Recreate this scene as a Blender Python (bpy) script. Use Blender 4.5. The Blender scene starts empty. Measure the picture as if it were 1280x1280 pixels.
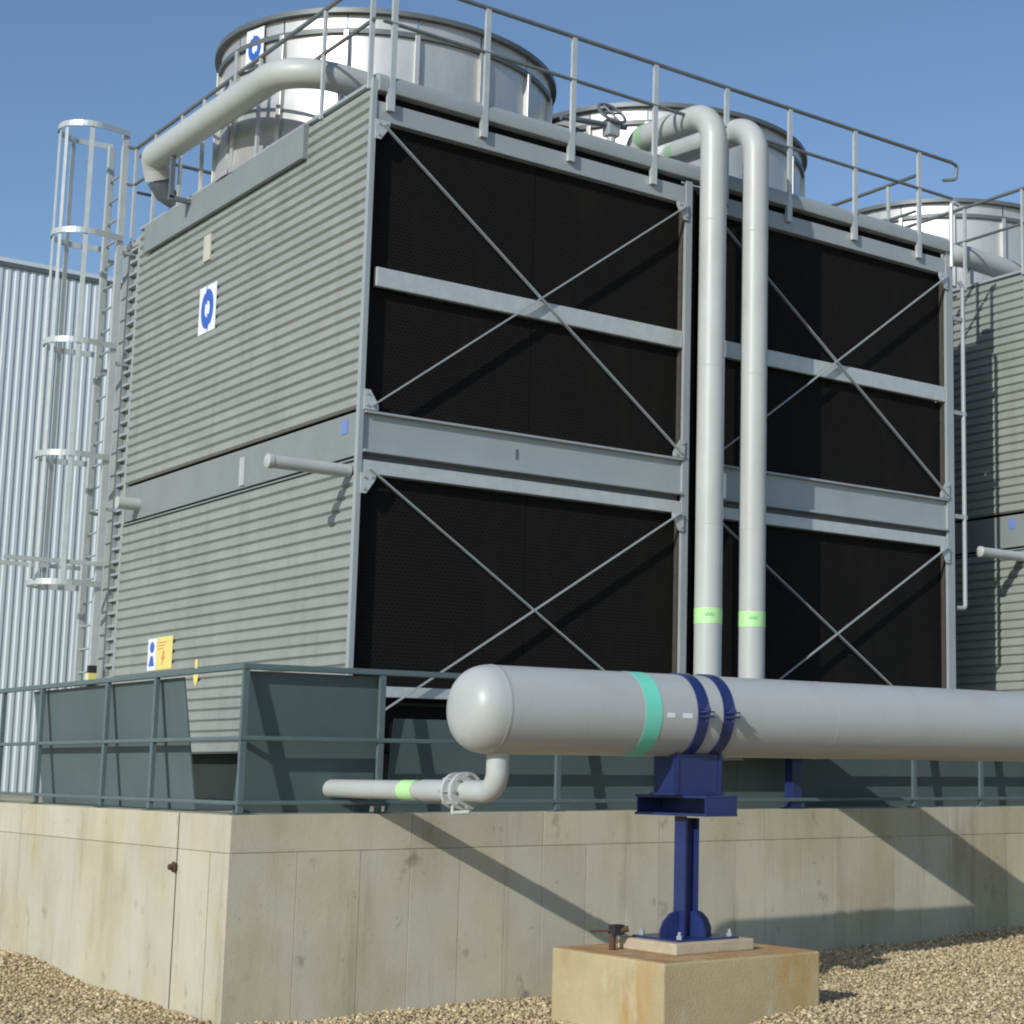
import bpy, bmesh, math, random
import numpy as np
from mathutils import Vector, Matrix
random.seed(7); rng = np.random.default_rng(11)
SC = bpy.context.scene; COL = SC.collection
PI = math.pi

# ------------------------------------------------------------------ camera
YAW, PITCH, ROLL = 0.703500, 0.146611, 0.0067076
FPX, PPX, PPY = 2151.7, 969.957, 648.516
fw = Vector((math.sin(YAW)*math.cos(PITCH), math.cos(YAW)*math.cos(PITCH), math.sin(PITCH)))
rt = Vector((math.cos(YAW), -math.sin(YAW), 0)); up = rt.cross(fw)
rt2 = math.cos(ROLL)*rt + math.sin(ROLL)*up; up2 = -math.sin(ROLL)*rt + math.cos(ROLL)*up
cd = bpy.data.cameras.new('camera'); cam = bpy.data.objects.new('camera', cd); COL.objects.link(cam)
cam.matrix_world = Matrix(((rt2.x, up2.x, -fw.x, -7.21546), (rt2.y, up2.y, -fw.y, -14.51738),
                           (rt2.z, up2.z, -fw.z, 0.33053), (0, 0, 0, 1)))
cd.sensor_width = 36; cd.lens = 36*FPX/1280
cd.shift_x = (640-PPX)/1280; cd.shift_y = (PPY-640)/1280
cd.clip_start = 0.1; cd.clip_end = 3000
SC.camera = cam

# ------------------------------------------------------------------ sky, sun, exposure
SUNDIR = Vector((1.0, 0.45, -0.517)).normalized()          # way the light travels
W = bpy.data.worlds.new('World'); SC.world = W; W.use_nodes = True
nt = W.node_tree; nt.nodes.clear()
sky = nt.nodes.new('ShaderNodeTexSky'); sky.sky_type = 'NISHITA'; sky.sun_disc = False
sky.sun_elevation = math.asin(-SUNDIR.z)
sky.sun_rotation = math.atan2(-SUNDIR.x, -SUNDIR.y)
sky.altitude = 100; sky.air_density = 1.0; sky.dust_density = 0.6; sky.ozone_density = 3.5
bg = nt.nodes.new('ShaderNodeBackground'); bg.inputs['Strength'].default_value = 0.14
out = nt.nodes.new('ShaderNodeOutputWorld')
nt.links.new(sky.outputs[0], bg.inputs[0]); nt.links.new(bg.outputs[0], out.inputs[0])
sd = bpy.data.lights.new('sun', 'SUN'); sd.energy = 3.8; sd.angle = math.radians(0.5); sd.color = (1, 0.97, 0.91)
sun = bpy.data.objects.new('sun', sd); COL.objects.link(sun)
sun.rotation_euler = SUNDIR.to_track_quat('-Z', 'Y').to_euler(); sun.location = (-20, -9, 12)
SC.view_settings.view_transform = 'Standard'; SC.view_settings.look = 'None'
SC.view_settings.exposure = -0.12; SC.view_settings.gamma = 1.0; SC.view_settings.use_curve_mapping = False
SC.render.engine = 'CYCLES'; SC.cycles.pixel_filter_type = 'BLACKMAN_HARRIS'; SC.cycles.filter_width = 2.0

# ------------------------------------------------------------------ materials
def mat(name, c, rough=0.6, metal=0.0, var=0.12, scale=3.0, bump=0.0, bscale=60, stretch=(1, 1, 1), dirt=None, dscale=1.5, dlo=0.5, dhi=0.75, coat=0.0, spec=0.5):
    m = bpy.data.materials.new(name); m.use_nodes = True
    n = m.node_tree; L = n.links; b = n.nodes['Principled BSDF']
    b.inputs['Roughness'].default_value = rough; b.inputs['Metallic'].default_value = metal
    b.inputs['Coat Weight'].default_value = coat; b.inputs['Specular IOR Level'].default_value = spec
    geo = n.nodes.new('ShaderNodeNewGeometry'); mp = n.nodes.new('ShaderNodeMapping')
    mp.inputs['Scale'].default_value = stretch; L.new(geo.outputs['Position'], mp.inputs['Vector'])
    nz = n.nodes.new('ShaderNodeTexNoise'); nz.inputs['Scale'].default_value = scale; nz.inputs['Detail'].default_value = 6
    nz.inputs['Roughness'].default_value = 0.6
    L.new(mp.outputs[0], nz.inputs['Vector'])
    rp = n.nodes.new('ShaderNodeValToRGB')
    rp.color_ramp.elements[0].position = 0.25; rp.color_ramp.elements[1].position = 0.75
    lo = [max(0, x*(1-var)) for x in c]; hi = [min(1, x*(1+var)) for x in c]
    rp.color_ramp.elements[0].color = (*lo, 1); rp.color_ramp.elements[1].color = (*hi, 1)
    L.new(nz.outputs['Fac'], rp.inputs['Fac']); last = rp.outputs['Color']
    if dirt:
        for k, (dc, dsc, st, a, z, amt) in enumerate(dirt):
            mp2 = n.nodes.new('ShaderNodeMapping'); mp2.inputs['Scale'].default_value = st
            mp2.inputs['Location'].default_value = (k*3.7+1.3, k*1.9, k*5.1)
            L.new(geo.outputs['Position'], mp2.inputs['Vector'])
            n2 = n.nodes.new('ShaderNodeTexNoise'); n2.inputs['Scale'].default_value = dsc; n2.inputs['Detail'].default_value = 7
            n2.inputs['Roughness'].default_value = 0.65
            L.new(mp2.outputs[0], n2.inputs['Vector'])
            mr = n.nodes.new('ShaderNodeMapRange'); mr.inputs['From Min'].default_value = a; mr.inputs['From Max'].default_value = z
            mr.inputs['To Max'].default_value = amt
            L.new(n2.outputs['Fac'], mr.inputs['Value'])
            mx = n.nodes.new('ShaderNodeMix'); mx.data_type = 'RGBA'
            L.new(mr.outputs[0], mx.inputs['Factor']); L.new(last, mx.inputs['A']); mx.inputs['B'].default_value = (*dc, 1)
            last = mx.outputs['Result']
    L.new(last, b.inputs['Base Color'])
    # roughness break-up
    mr = n.nodes.new('ShaderNodeMapRange'); mr.inputs['To Min'].default_value = max(0.05, rough-0.08); mr.inputs['To Max'].default_value = min(1, rough+0.08)
    L.new(nz.outputs['Fac'], mr.inputs['Value']); L.new(mr.outputs[0], b.inputs['Roughness'])
    if bump:
        n3 = n.nodes.new('ShaderNodeTexNoise'); n3.inputs['Scale'].default_value = bscale; n3.inputs['Detail'].default_value = 5
        L.new(geo.outputs['Position'], n3.inputs['Vector'])
        bp = n.nodes.new('ShaderNodeBump'); bp.inputs['Strength'].default_value = bump; bp.inputs['Distance'].default_value = 0.02
        L.new(n3.outputs['Fac'], bp.inputs['Height']); L.new(bp.outputs[0], b.inputs['Normal'])
    return m

M = {}
M['clad'] = mat('clad', (0.278, 0.302, 0.280), 0.5, 0.0, 0.10, 1.2, stretch=(1, 1, 4), dirt=[((0.205, 0.22, 0.205), 2.0, (1, 2.5, 0.3), 0.48, 0.72, 0.6), ((0.33, 0.35, 0.33), 1.3, (1, 3, 0.15), 0.55, 0.75, 0.5)])
M['galv'] = mat('galv', (0.36, 0.40, 0.41), 0.45, 0.2, 0.06, 2.0, dirt=[((0.29, 0.31, 0.31), 3, (1, 1, 0.5), 0.5, 0.8, 0.4)])
M['louver_edge'] = mat('louver_edge', (0.055, 0.05, 0.038), 0.8, var=0.3, scale=25)
M['casing'] = mat('casing', (0.225, 0.255, 0.25), 0.5, 0.05, 0.06, 2.0, dirt=[((0.18, 0.20, 0.195), 2.5, (1, 1, 0.4), 0.5, 0.75, 0.5)])
M['galv_light'] = mat('galv_light', (0.52, 0.56, 0.55), 0.4, 0.3, 0.1, 8.0)
M['rail'] = mat('rail', (0.17, 0.19, 0.19), 0.45, 0.3, 0.12, 8.0)
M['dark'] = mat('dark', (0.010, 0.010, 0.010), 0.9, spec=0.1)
M['basin'] = mat('basin', (0.020, 0.030, 0.027), 0.8, dirt=[((0.015, 0.018, 0.017), 2.5, (1, 1, 0.4), 0.45, 0.7, 0.7)])
M['pipe'] = mat('pipe', (0.44, 0.465, 0.45), 0.42, 0.0, 0.06, 1.6, dirt=[((0.36, 0.37, 0.34), 3.0, (1, 1, 0.3), 0.5, 0.75, 0.5)], coat=0.0)
M['header'] = mat('header', (0.42, 0.44, 0.435), 0.40, 0.0, 0.05, 1.2, dirt=[((0.36, 0.36, 0.32), 3.5, (0.6, 1, 1), 0.52, 0.8, 0.5), ((0.30, 0.28, 0.23), 7, (3.0, 1, 0.4), 0.58, 0.78, 0.45)], coat=0.05)
M['blue'] = mat('blue', (0.016, 0.030, 0.125), 0.38, 0.0, 0.15, 6, dirt=[((0.05, 0.05, 0.07), 9, (1, 1, 0.5), 0.6, 0.8, 0.5)], coat=0.2)
M['mint'] = mat('mint', (0.17, 0.66, 0.50), 0.4, var=0.05)
M['lime'] = mat('lime', (0.46, 0.78, 0.36), 0.45, var=0.08, scale=12)
M['pale_green'] = mat('pale_green', (0.30, 0.46, 0.30), 0.45, var=0.12)
M['lime_mark'] = mat('lime_mark', (0.22, 0.52, 0.24), 0.5)
M['fence'] = mat('fence', (0.105, 0.150, 0.155), 0.45, 0.1, 0.12, 6)
M['screen'] = mat('screen', (0.085, 0.125, 0.125), 0.6, 0.0, 0.10, 1.2, dirt=[((0.075, 0.10, 0.10), 2.2, (1, 1, 0.35), 0.45, 0.75, 0.6), ((0.15, 0.19, 0.19), 5, (1, 1, 0.2), 0.6, 0.8, 0.35)])
M['stack'] = mat('stack', (0.57, 0.57, 0.545), 0.40, 0.5, 0.06, 1.5, dirt=[((0.36, 0.37, 0.35), 2.5, (1, 1, 0.25), 0.46, 0.72, 0.6)])
M['stack_ring'] = mat('stack_ring', (0.13, 0.145, 0.145), 0.5, 0.3, 0.1, 4)
M['deck'] = mat('deck', (0.30, 0.31, 0.30), 0.7)
M['white'] = mat('white', (0.74, 0.77, 0.80), 0.4, var=0.05)
M['sign_blue'] = mat('sign_blue', (0.03, 0.11, 0.48), 0.4)
M['yellow'] = mat('yellow', (0.74, 0.64, 0.20), 0.5, var=0.08, scale=9)
M['orange'] = mat('orange', (0.75, 0.30, 0.08), 0.5)
M['sky_blue'] = mat('sky_blue', (0.15, 0.24, 0.55), 0.5)
M['label'] = mat('label', (0.50, 0.50, 0.40), 0.5)
M['rubber'] = mat('rubber', (0.02, 0.02, 0.022), 0.7)
M['wallsheet'] = mat('wallsheet', (0.60, 0.68, 0.71), 0.42, 0.0, 0.06, 1.5, stretch=(1, 1, 0.2))
M['trim'] = mat('trim', (0.11, 0.13, 0.15), 0.5)
M['rust'] = mat('rust', (0.09, 0.045, 0.025), 0.8, var=0.3, scale=20)
M['concrete'] = mat('concrete', (0.46, 0.425, 0.305), 0.9, 0, 0.16, 1.1, bump=0.12, bscale=55, spec=0.2, dirt=[
    ((0.31, 0.275, 0.15), 1.6, (1.3, 1.3, 0.22), 0.48, 0.70, 0.6), ((0.50, 0.495, 0.43), 0.8, (1, 1, 0.7), 0.45, 0.63, 0.65),
    ((0.22, 0.205, 0.145), 3.0, (1.6, 1.6, 0.14), 0.55, 0.76, 0.55), ((0.17, 0.165, 0.13), 4.0, (1, 1, 0.8), 0.62, 0.74, 0.7), ((0.10, 0.10, 0.08), 14.0, (1, 1, 1), 0.66, 0.74, 0.6)])
M['block'] = mat('block', (0.44, 0.37, 0.215), 0.9, 0, 0.16, 1.8, bump=0.25, bscale=50, spec=0.2, dirt=[
    ((0.40, 0.23, 0.07), 1.9, (1, 1, 0.45), 0.52, 0.70, 0.7), ((0.54, 0.50, 0.37), 2.6, (1, 1, 0.5), 0.55, 0.70, 0.7), ((0.28, 0.24, 0.16), 5.0, (1, 1, 0.35), 0.60, 0.76, 0.6)])
M['blocktop'] = mat('blocktop', (0.42, 0.24, 0.10), 0.95, 0, 0.3, 5, bump=0.3, bscale=60, dirt=[((0.52, 0.42, 0.25), 3.5, (1, 1, 1), 0.5, 0.7, 0.8)])
M['grout'] = mat('grout', (0.44, 0.38, 0.27), 0.9, 0, 0.15, 6, bump=0.2, dirt=[((0.30, 0.22, 0.12), 6, (1, 1, 1), 0.55, 0.75, 0.6)])
M['ground'] = mat('ground', (0.44, 0.345, 0.205), 0.95, 0, 0.35, 9, bump=0.8, bscale=30, spec=0.1)
def stone_mat():
    m = mat('stone', (0.52, 0.445, 0.31), 0.9, 0, 0.45, 22, spec=0.2, dirt=[((0.24, 0.19, 0.12), 30, (1, 1, 1), 0.5, 0.75, 0.6), ((0.68, 0.62, 0.50), 26, (1, 1, 1), 0.6, 0.75, 0.6)])
    n = m.node_tree; b = n.nodes['Principled BSDF']; src = b.inputs['Base Color'].links[0].from_socket
    g = n.nodes.new('ShaderNodeNewGeometry'); r = n.nodes.new('ShaderNodeValToRGB'); e = r.color_ramp.elements
    e[0].color = (0.62, 0.55, 0.44, 1); e[1].color = (1.2, 1.17, 1.1, 1); x = e.new(0.5); x.color = (0.95, 0.89, 0.78, 1)
    n.links.new(g.outputs['Random Per Island'], r.inputs['Fac'])
    mx = n.nodes.new('ShaderNodeMix'); mx.data_type = 'RGBA'; mx.blend_type = 'MULTIPLY'; mx.inputs['Factor'].default_value = 1
    n.links.new(src, mx.inputs['A']); n.links.new(r.outputs[0], mx.inputs['B']); n.links.new(mx.outputs['Result'], b.inputs['Base Color'])
    return m
M['stone'] = stone_mat()
def piece_tint(m, amt):
    n = m.node_tree; b = n.nodes['Principled BSDF']; src = b.inputs['Base Color'].links[0].from_socket
    oi = n.nodes.new('ShaderNodeObjectInfo'); mr = n.nodes.new('ShaderNodeMapRange'); mr.inputs['To Min'].default_value = 1-amt; mr.inputs['To Max'].default_value = 1+amt
    n.links.new(oi.outputs['Random'], mr.inputs['Value'])
    mx = n.nodes.new('ShaderNodeMix'); mx.data_type = 'RGBA'; mx.blend_type = 'MULTIPLY'; mx.inputs['Factor'].default_value = 1
    n.links.new(src, mx.inputs['A']); n.links.new(mr.outputs[0], mx.inputs['B']); n.links.new(mx.outputs['Result'], b.inputs['Base Color'])
piece_tint(M['concrete'], 0.07); piece_tint(M['clad'], 0.025); piece_tint(M['wallsheet'], 0.03)
def louver_mat():
    m = bpy.data.materials.new('louver'); m.use_nodes = True; n = m.node_tree; L = n.links; b = n.nodes['Principled BSDF']
    b.inputs['Roughness'].default_value = 0.75; b.inputs['Specular IOR Level'].default_value = 0.15
    geo = n.nodes.new('ShaderNodeNewGeometry'); mp = n.nodes.new('ShaderNodeMapping')
    mp.inputs['Rotation'].default_value = (PI/2, 0, 0); L.new(geo.outputs['Position'], mp.inputs['Vector'])
    br = n.nodes.new('ShaderNodeTexBrick'); br.inputs['Scale'].default_value = 1; br.offset = 0.5
    br.inputs['Brick Width'].default_value = 0.05; br.inputs['Row Height'].default_value = 0.035; br.inputs['Mortar Size'].default_value = 0.007
    br.inputs['Color1'].default_value = (0.003, 0.003, 0.003, 1); br.inputs['Color2'].default_value = (0.0045, 0.0045, 0.0045, 1)
    br.inputs['Mortar'].default_value = (0.011, 0.0098, 0.008, 1)
    L.new(mp.outputs[0], br.inputs['Vector'])
    m2 = n.nodes.new('ShaderNodeMapping'); m2.inputs['Scale'].default_value = (1, 1, 0.35); L.new(geo.outputs['Position'], m2.inputs['Vector'])
    nz = n.nodes.new('ShaderNodeTexNoise'); nz.inputs['Scale'].default_value = 2.2; nz.inputs['Detail'].default_value = 8; nz.inputs['Roughness'].default_value = 0.7; L.new(m2.outputs[0], nz.inputs['Vector'])
    mr = n.nodes.new('ShaderNodeMapRange'); mr.inputs['From Min'].default_value = 0.5; mr.inputs['From Max'].default_value = 0.75; mr.inputs['To Max'].default_value = 0.4; L.new(nz.outputs['Fac'], mr.inputs['Value'])
    mx = n.nodes.new('ShaderNodeMix'); mx.data_type = 'RGBA'; mx.inputs['B'].default_value = (0.022, 0.019, 0.015, 1)
    L.new(mr.outputs[0], mx.inputs['Factor']); L.new(br.outputs['Color'], mx.inputs['A']); L.new(mx.outputs['Result'], b.inputs['Base Color'])
    bp = n.nodes.new('ShaderNodeBump'); bp.inputs['Strength'].default_value = 0.6; bp.inputs['Distance'].default_value = 0.02
    L.new(br.outputs['Fac'], bp.inputs['Height']); L.new(bp.outputs[0], b.inputs['Normal'])
    return m
M['louver'] = louver_mat()

# ------------------------------------------------------------------ mesh helpers
def bx(bm, x0, x1, y0, y1, z0, z1, bev=0.0):
    vs = [bm.verts.new((x, y, z)) for x in (x0, x1) for y in (y0, y1) for z in (z0, z1)]
    q = [(0, 1, 3, 2), (4, 6, 7, 5), (0, 4, 5, 1), (2, 3, 7, 6), (0, 2, 6, 4), (1, 5, 7, 3)]
    fs = [bm.faces.new([vs[i] for i in f]) for f in q]
    if bev:
        es = list({e for f in fs for e in f.edges})
        bmesh.ops.bevel(bm, geom=es, offset=bev, segments=2, affect='EDGES', profile=0.6)
def bar(bm, a, b, w, t, upv=(0, 0, 1)):
    a = Vector(a); b = Vector(b); d = (b-a).normalized(); u = Vector(upv)
    s = d.cross(u)
    if s.length < 1e-4: s = d.cross(Vector((0, 1, 0)))
    s.normalize(); u = s.cross(d)
    vs = []
    for p in (a, b):
        for sx, sy in ((-1, -1), (1, -1), (1, 1), (-1, 1)):
            vs.append(bm.verts.new(p+s*sx*w/2+u*sy*t/2))
    for f in ((3, 2, 1, 0), (4, 5, 6, 7), (0, 1, 5, 4), (1, 2, 6, 5), (2, 3, 7, 6), (3, 0, 4, 7)):
        bm.faces.new([vs[i] for i in f])
def tube(bm, pts, r, n=16, cap=True):
    pts = [Vector(p) for p in pts]; rings = []
    rr = r if isinstance(r, (list, tuple)) else [r]*len(pts)
    ref = None
    for i, p in enumerate(pts):
        d = (pts[min(i+1, len(pts)-1)]-pts[max(i-1, 0)]).normalized()
        if ref is None:
            ref = Vector((0, 0, 1)) if abs(d.z) < 0.9 else Vector((0, 1, 0))
        ref = (ref-d*ref.dot(d)).normalized(); s = d.cross(ref)
        rings.append([bm.verts.new(p+rr[i]*(math.cos(2*PI*k/n)*ref+math.sin(2*PI*k/n)*s)) for k in range(n)])
    for a, b in zip(rings, rings[1:]):
        for k in range(n):
            f = bm.faces.new((a[k], a[(k+1) % n], b[(k+1) % n], b[k])); f.smooth = True
    if cap:
        bm.faces.new(rings[0][::-1]); bm.faces.new(rings[-1])
def bend(pts, R, seg=8):
    """polyline with rounded corners"""
    pts = [Vector(p) for p in pts]; o = [pts[0]]
    Rs = R if isinstance(R, (list, tuple)) else [R]*len(pts)
    for i in range(1, len(pts)-1):
        p = pts[i]
        if Rs[i] < 1e-4: o.append(p); continue
        a = (pts[i-1]-p).normalized(); b = (pts[i+1]-p).normalized()
        ang = a.angle(b); t = Rs[i]/math.tan(ang/2)
        c = p+(a+b).normalized()*(Rs[i]/math.sin(ang/2))
        s = p+a*t; e = p+b*t
        for k in range(seg+1):
            u0 = (s-c).normalized(); u1 = (e-c).normalized(); th = u0.angle(u1); w = k/seg
            o.append(c+(u0*math.sin((1-w)*th)+u1*math.sin(w*th))/math.sin(th)*Rs[i])
    o.append(pts[-1]); return o
def lathe(bm, prof, n=48, a0=0, a1=2*PI, axis='z', org=(0, 0, 0)):
    full = abs(a1-a0-2*PI) < 1e-6; m = n if full else n+1; rings = []
    org = Vector(org)
    for k in range(m):
        a = a0+(a1-a0)*k/n; c, s = math.cos(a), math.sin(a)
        ring = []
        for r, h in prof:
            v = (r*c, r*s, h) if axis == 'z' else (h, r*c, r*s) if axis == 'x' else (r*s, h, r*c)
            ring.append(bm.verts.new(org+Vector(v)))
        rings.append(ring)
    for k in range(n):
        A = rings[k]; B = rings[(k+1) % m]
        for i in range(len(prof)-1):
            vs = [A[i], B[i], B[i+1], A[i+1]]
            f = bm.faces.new(vs); f.smooth = True
    if not full:
        pass
def obj(name, bm, m, parent=None, auto=35):
    bmesh.ops.remove_doubles(bm, verts=bm.verts, dist=1e-5)
    bmesh.ops.recalc_face_normals(bm, faces=bm.faces)
    me = bpy.data.meshes.new(name); bm.to_mesh(me); bm.free()
    if any(p.use_smooth for p in me.polygons): me.set_sharp_from_angle(angle=math.radians(auto))
    me.materials.append(M[m] if isinstance(m, str) else m)
    o = bpy.data.objects.new(name, me); COL.objects.link(o)
    if parent is not None: o.parent = parent
    return o
def inst(name, src, parent, loc=(0, 0, 0), rz=0.0):
    o = bpy.data.objects.new(name, src.data); COL.objects.link(o); o.parent = parent
    o.location = loc; o.rotation_euler = (0, 0, rz); return o
def tag(o, label, cat, group=None):
    o['label'] = label; o['category'] = cat
    if group: o['group'] = group
    return o
def thing(name, label, cat, loc=(0, 0, 0), group=None):
    o = bpy.data.objects.new(name, None); COL.objects.link(o); o.location = loc; o.empty_display_size = 0.2
    return tag(o, label, cat, group)
def B(): return bmesh.new()
def box(name, m, parent, *a, bev=0.0):
    bm = B(); bx(bm, *a, bev=bev); return obj(name, bm, m, parent)
def copy_tree(o, parent=None):
    c = o.copy(); COL.objects.link(c)
    if parent is not None: c.parent = parent
    for ch in list(o.children): copy_tree(ch, c)
    return c

# ------------------------------------------------------------------ ground
CTRL = [(-2.0, -2.4, -1.50), (0.55, -2.3, -1.485), (4.07, -2.3, -1.30), (6.55, -2.3, -1.24), (12, -2.3, -1.2), (-2.0, -1.3, -1.475), (-2.0, 2.85, -1.345), (-2, 7, -1.30),
        (1.42, -4.9, -1.36), (0, -4.9, -1.46), (-0.6, -4.0, -1.50), (3, -7, -1.33), (-2.9, -2.0, -1.45), (-6, -2, -1.36), (-7, -14, -1.30), (-1.5, -5, -1.47), (6, -6, -1.26), (-5, 5, -1.3), (-2.5, -3.5, -1.5)]
CT = np.array(CTRL)
def gz(x, y):
    x = np.asarray(x, float); y = np.asarray(y, float)
    d2 = (x[..., None]-CT[:, 0])**2+(y[..., None]-CT[:, 1])**2+0.05
    w = 1/d2**1.5
    far = 0.002
    z = ((w*CT[:, 2]).sum(-1)+far*(-1.33))/(w.sum(-1)+far)
    return z+0.015*np.sin(2.3*x+1.1*y)*np.cos(1.9*y-0.7*x)+0.008*np.sin(6.1*x)*np.sin(5.3*y+1)
xs = np.concatenate([[-900, -300, -120, -60, -30, -18], np.arange(-12, 16.01, 0.2), [20, 30, 60, 120, 300, 900]])
ys = np.concatenate([[-900, -300, -120, -60, -30], np.arange(-16, 9.01, 0.2), [12, 20, 30, 60, 120, 300, 900]])
X, Y = np.meshgrid(xs, ys, indexing='ij'); Z = gz(X, Y)
nx, ny = X.shape
me = bpy.data.meshes.new('ground')
v = np.stack([X, Y, Z], -1).reshape(-1, 3)
f = [(i*ny+j, (i+1)*ny+j, (i+1)*ny+j+1, i*ny+j+1) for i in range(nx-1) for j in range(ny-1)]
me.from_pydata(v.tolist(), [], f); me.materials.append(M['ground'])
for p in me.polygons: p.use_smooth = True
ground = bpy.data.objects.new('ground', me); COL.objects.link(ground); ground['kind'] = 'structure'

# gravel stones: real geometry in one object
def gravel():
    bm = B(); bmesh.ops.create_icosphere(bm, subdivisions=1, radius=1)
    bm.verts.ensure_lookup_table()
    bv = np.array([q.co[:] for q in bm.verts]); bf = np.array([[q.index for q in p.verts] for p in bm.faces]); bm.free()
    regs = [(-5.0, -2.03, -4.2, 7.5, 42000), (-2.03, 9.5, -8.5, -2.33, 96000)]
    P = []
    for x0, x1, y0, y1, n in regs:
        p = rng.random((n, 2))*(x1-x0, y1-y0)+(x0, y0); P.append(p)
    P = np.concatenate(P)
    ok = ~((P[:, 0] > -0.02) & (P[:, 0] < 1.44) & (P[:, 1] > -4.9) & (P[:, 1] < -3.48))
    P = P[ok]; n = len(P)
    r = 0.006+0.014*rng.random(n)**2.2
    q = rng.normal(size=(n, 4)); q /= np.linalg.norm(q, axis=1)[:, None]
    w, x, y, z = q.T
    R = np.stack([1-2*(y*y+z*z), 2*(x*y-z*w), 2*(x*z+y*w), 2*(x*y+z*w), 1-2*(x*x+z*z), 2*(y*z-x*w), 2*(x*z-y*w), 2*(y*z+x*w), 1-2*(x*x+y*y)], -1).reshape(n, 3, 3)
    sc = 0.6+0.8*rng.random((n, 1, 3)); jit = 1+0.30*rng.normal(size=(n, len(bv), 1)).clip(-1.5, 1.5)
    V = (bv[None]*sc*jit)*r[:, None, None]
    V = np.einsum('nij,nkj->nki', R, V); V[:, :, 2] *= 0.75
    V += np.stack([P[:, 0], P[:, 1], gz(P[:, 0], P[:, 1])+r*0.35+0.012*rng.random(n)], -1)[:, None, :]
    F = (bf[None]+(np.arange(n)*len(bv))[:, None, None]).reshape(-1, 3); V = V.reshape(-1, 3)
    me = bpy.data.meshes.new('gravel')
    me.vertices.add(len(V)); me.vertices.foreach_set('co', V.astype(np.float32).ravel())
    me.loops.add(F.size); me.loops.foreach_set('vertex_index', F.astype(np.int32).ravel())
    me.polygons.add(len(F)); me.polygons.foreach_set('loop_start', np.arange(0, F.size, 3, dtype=np.int32))
    me.update(calc_edges=True); me.materials.append(M['stone'])
    o = bpy.data.objects.new('gravel', me); COL.objects.link(o); o['kind'] = 'stuff'; o['label'] = 'tan gravel spread over the ground along the concrete wall'; o['category'] = 'gravel'
gravel()

# ------------------------------------------------------------------ concrete basin wall and slab
FX, FY = -1.917, -2.2
WX, WY = -2.017, -2.3
slab = box('slab', 'concrete', None, WX+0.36, 24, WY+0.36, 9.5, -1.7, -0.006); slab['kind'] = 'structure'
wall = thing('concrete_wall', 'long weathered concrete basin wall carrying the railings round the towers', 'wall', (WX, WY, -1.6))
def wpart(name, *a, bev=0.006):
    a = list(a); a[0] -= WX; a[1] -= WX; a[2] -= WY; a[3] -= WY; a[4] += 1.6; a[5] += 1.6
    return box(name, 'concrete', wall, *a, bev=bev)
G = 0.003
# core set back 12 mm behind the cast faces (shows only in the joints)
wpart('wall_core', WX+0.012, 24, WY+0.012, WY+0.355, -1.7, -0.012, bev=0)
wpart('wall_core', WX+0.012, WX+0.355, WY+0.356, 9.5, -1.7, -0.0125, bev=0)
xsj = [WX, -0.55, 0.66, 1.85, 3.05, 4.25, 5.45, 6.65, 7.85, 9.05, 11.5, 14, 18, 24]
for a, b in zip(xsj, xsj[1:]):
    wpart('coping', a+(0 if a == WX else 0.0015), b-0.0015, WY, WY+0.36, -0.272, 0.0, bev=0.005)
    cuts = [a]+[a+(b-a)*c for c in ((0.36, 0.71) if b < 10 else ())]+[b]
    for u, w in zip(cuts, cuts[1:]):
        wpart('wall_panel', u+(0 if u == WX else G/2), w-G/2, WY+0.003*random.random(), WY+0.3, -1.7, -0.2755, bev=0.003)
ysj = [(WY+0.362, -1.335, 'wall_panel'), (-1.307, 0.95, 'wall_panel'), (0.954, 3.2, 'wall_panel'), (3.204, 5.5, 'wall_panel'), (5.504, 9.5, 'wall_panel')]
for a, b, nme in ysj:
    wpart('coping', WX, WX+0.36, a, b, -0.272, 0.0, bev=0.005)
    if b == -1.335: wpart('joint_seal', WX+0.006, WX+0.3, b+0.001, b+0.027, -1.7, -0.004, bev=0).data.materials[0] = M['rubber']
    wpart('wall_panel', WX+0.002*random.random(), WX+0.3, a, b, -1.7, -0.2755, bev=0.003)
bm = B(); tube(bm, [(-0.06, 0.98, 1.19), (0.03, 0.98, 1.19)], 0.022, 10); tube(bm, [(-0.03, 0.98, 1.19), (-0.012, 0.98, 1.19)], 0.04, 6)
obj('bolt', bm, 'rust', wall)

# ------------------------------------------------------------------ far building with ribbed wall sheets
BY = 12.0; bld = thing('industrial_building', 'pale blue grey industrial hall with ribbed metal wall behind the ladder', 'building', (-14, BY, -1.4))
def rib_sheet(w, h, pitch):
    bm = B(); n = int(round(w/pitch)); pr = []
    for k in range(n):
        x = k*pitch
        pr += [(x, 0.0), (x+pitch*0.36, 0.0), (x+pitch*0.54, 0.012), (x+pitch*0.82, 0.012)]
    pr.append((w-0.002, 0.0))
    lo = [bm.verts.new((x, y, 0)) for x, y in pr]; hi = [bm.verts.new((x, y, h)) for x, y in pr]
    for i in range(len(pr)-1): bm.faces.new((lo[i], lo[i+1], hi[i+1], hi[i]))
    e = [bm.verts.new((x, 0.05, z)) for x in (0, w-0.002) for z in (0, h)]
    bm.faces.new((e[0], e[1], e[3], e[2]))
    return bm
sheet0 = obj('wall_sheet', rib_sheet(1.18, 9.16, 0.118), 'wallsheet', bld)
for k in range(1, 16): inst('wall_sheet', sheet0, bld, (1.18*k, 0, 0))
box('wall_backing', 'trim', bld, 0, 18.88, 0.06, 9.0, 0, 9.16)
box('roof_trim', 'trim', bld, -0.05, 18.95, -0.03, 0.0, 9.16, 9.225)
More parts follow.
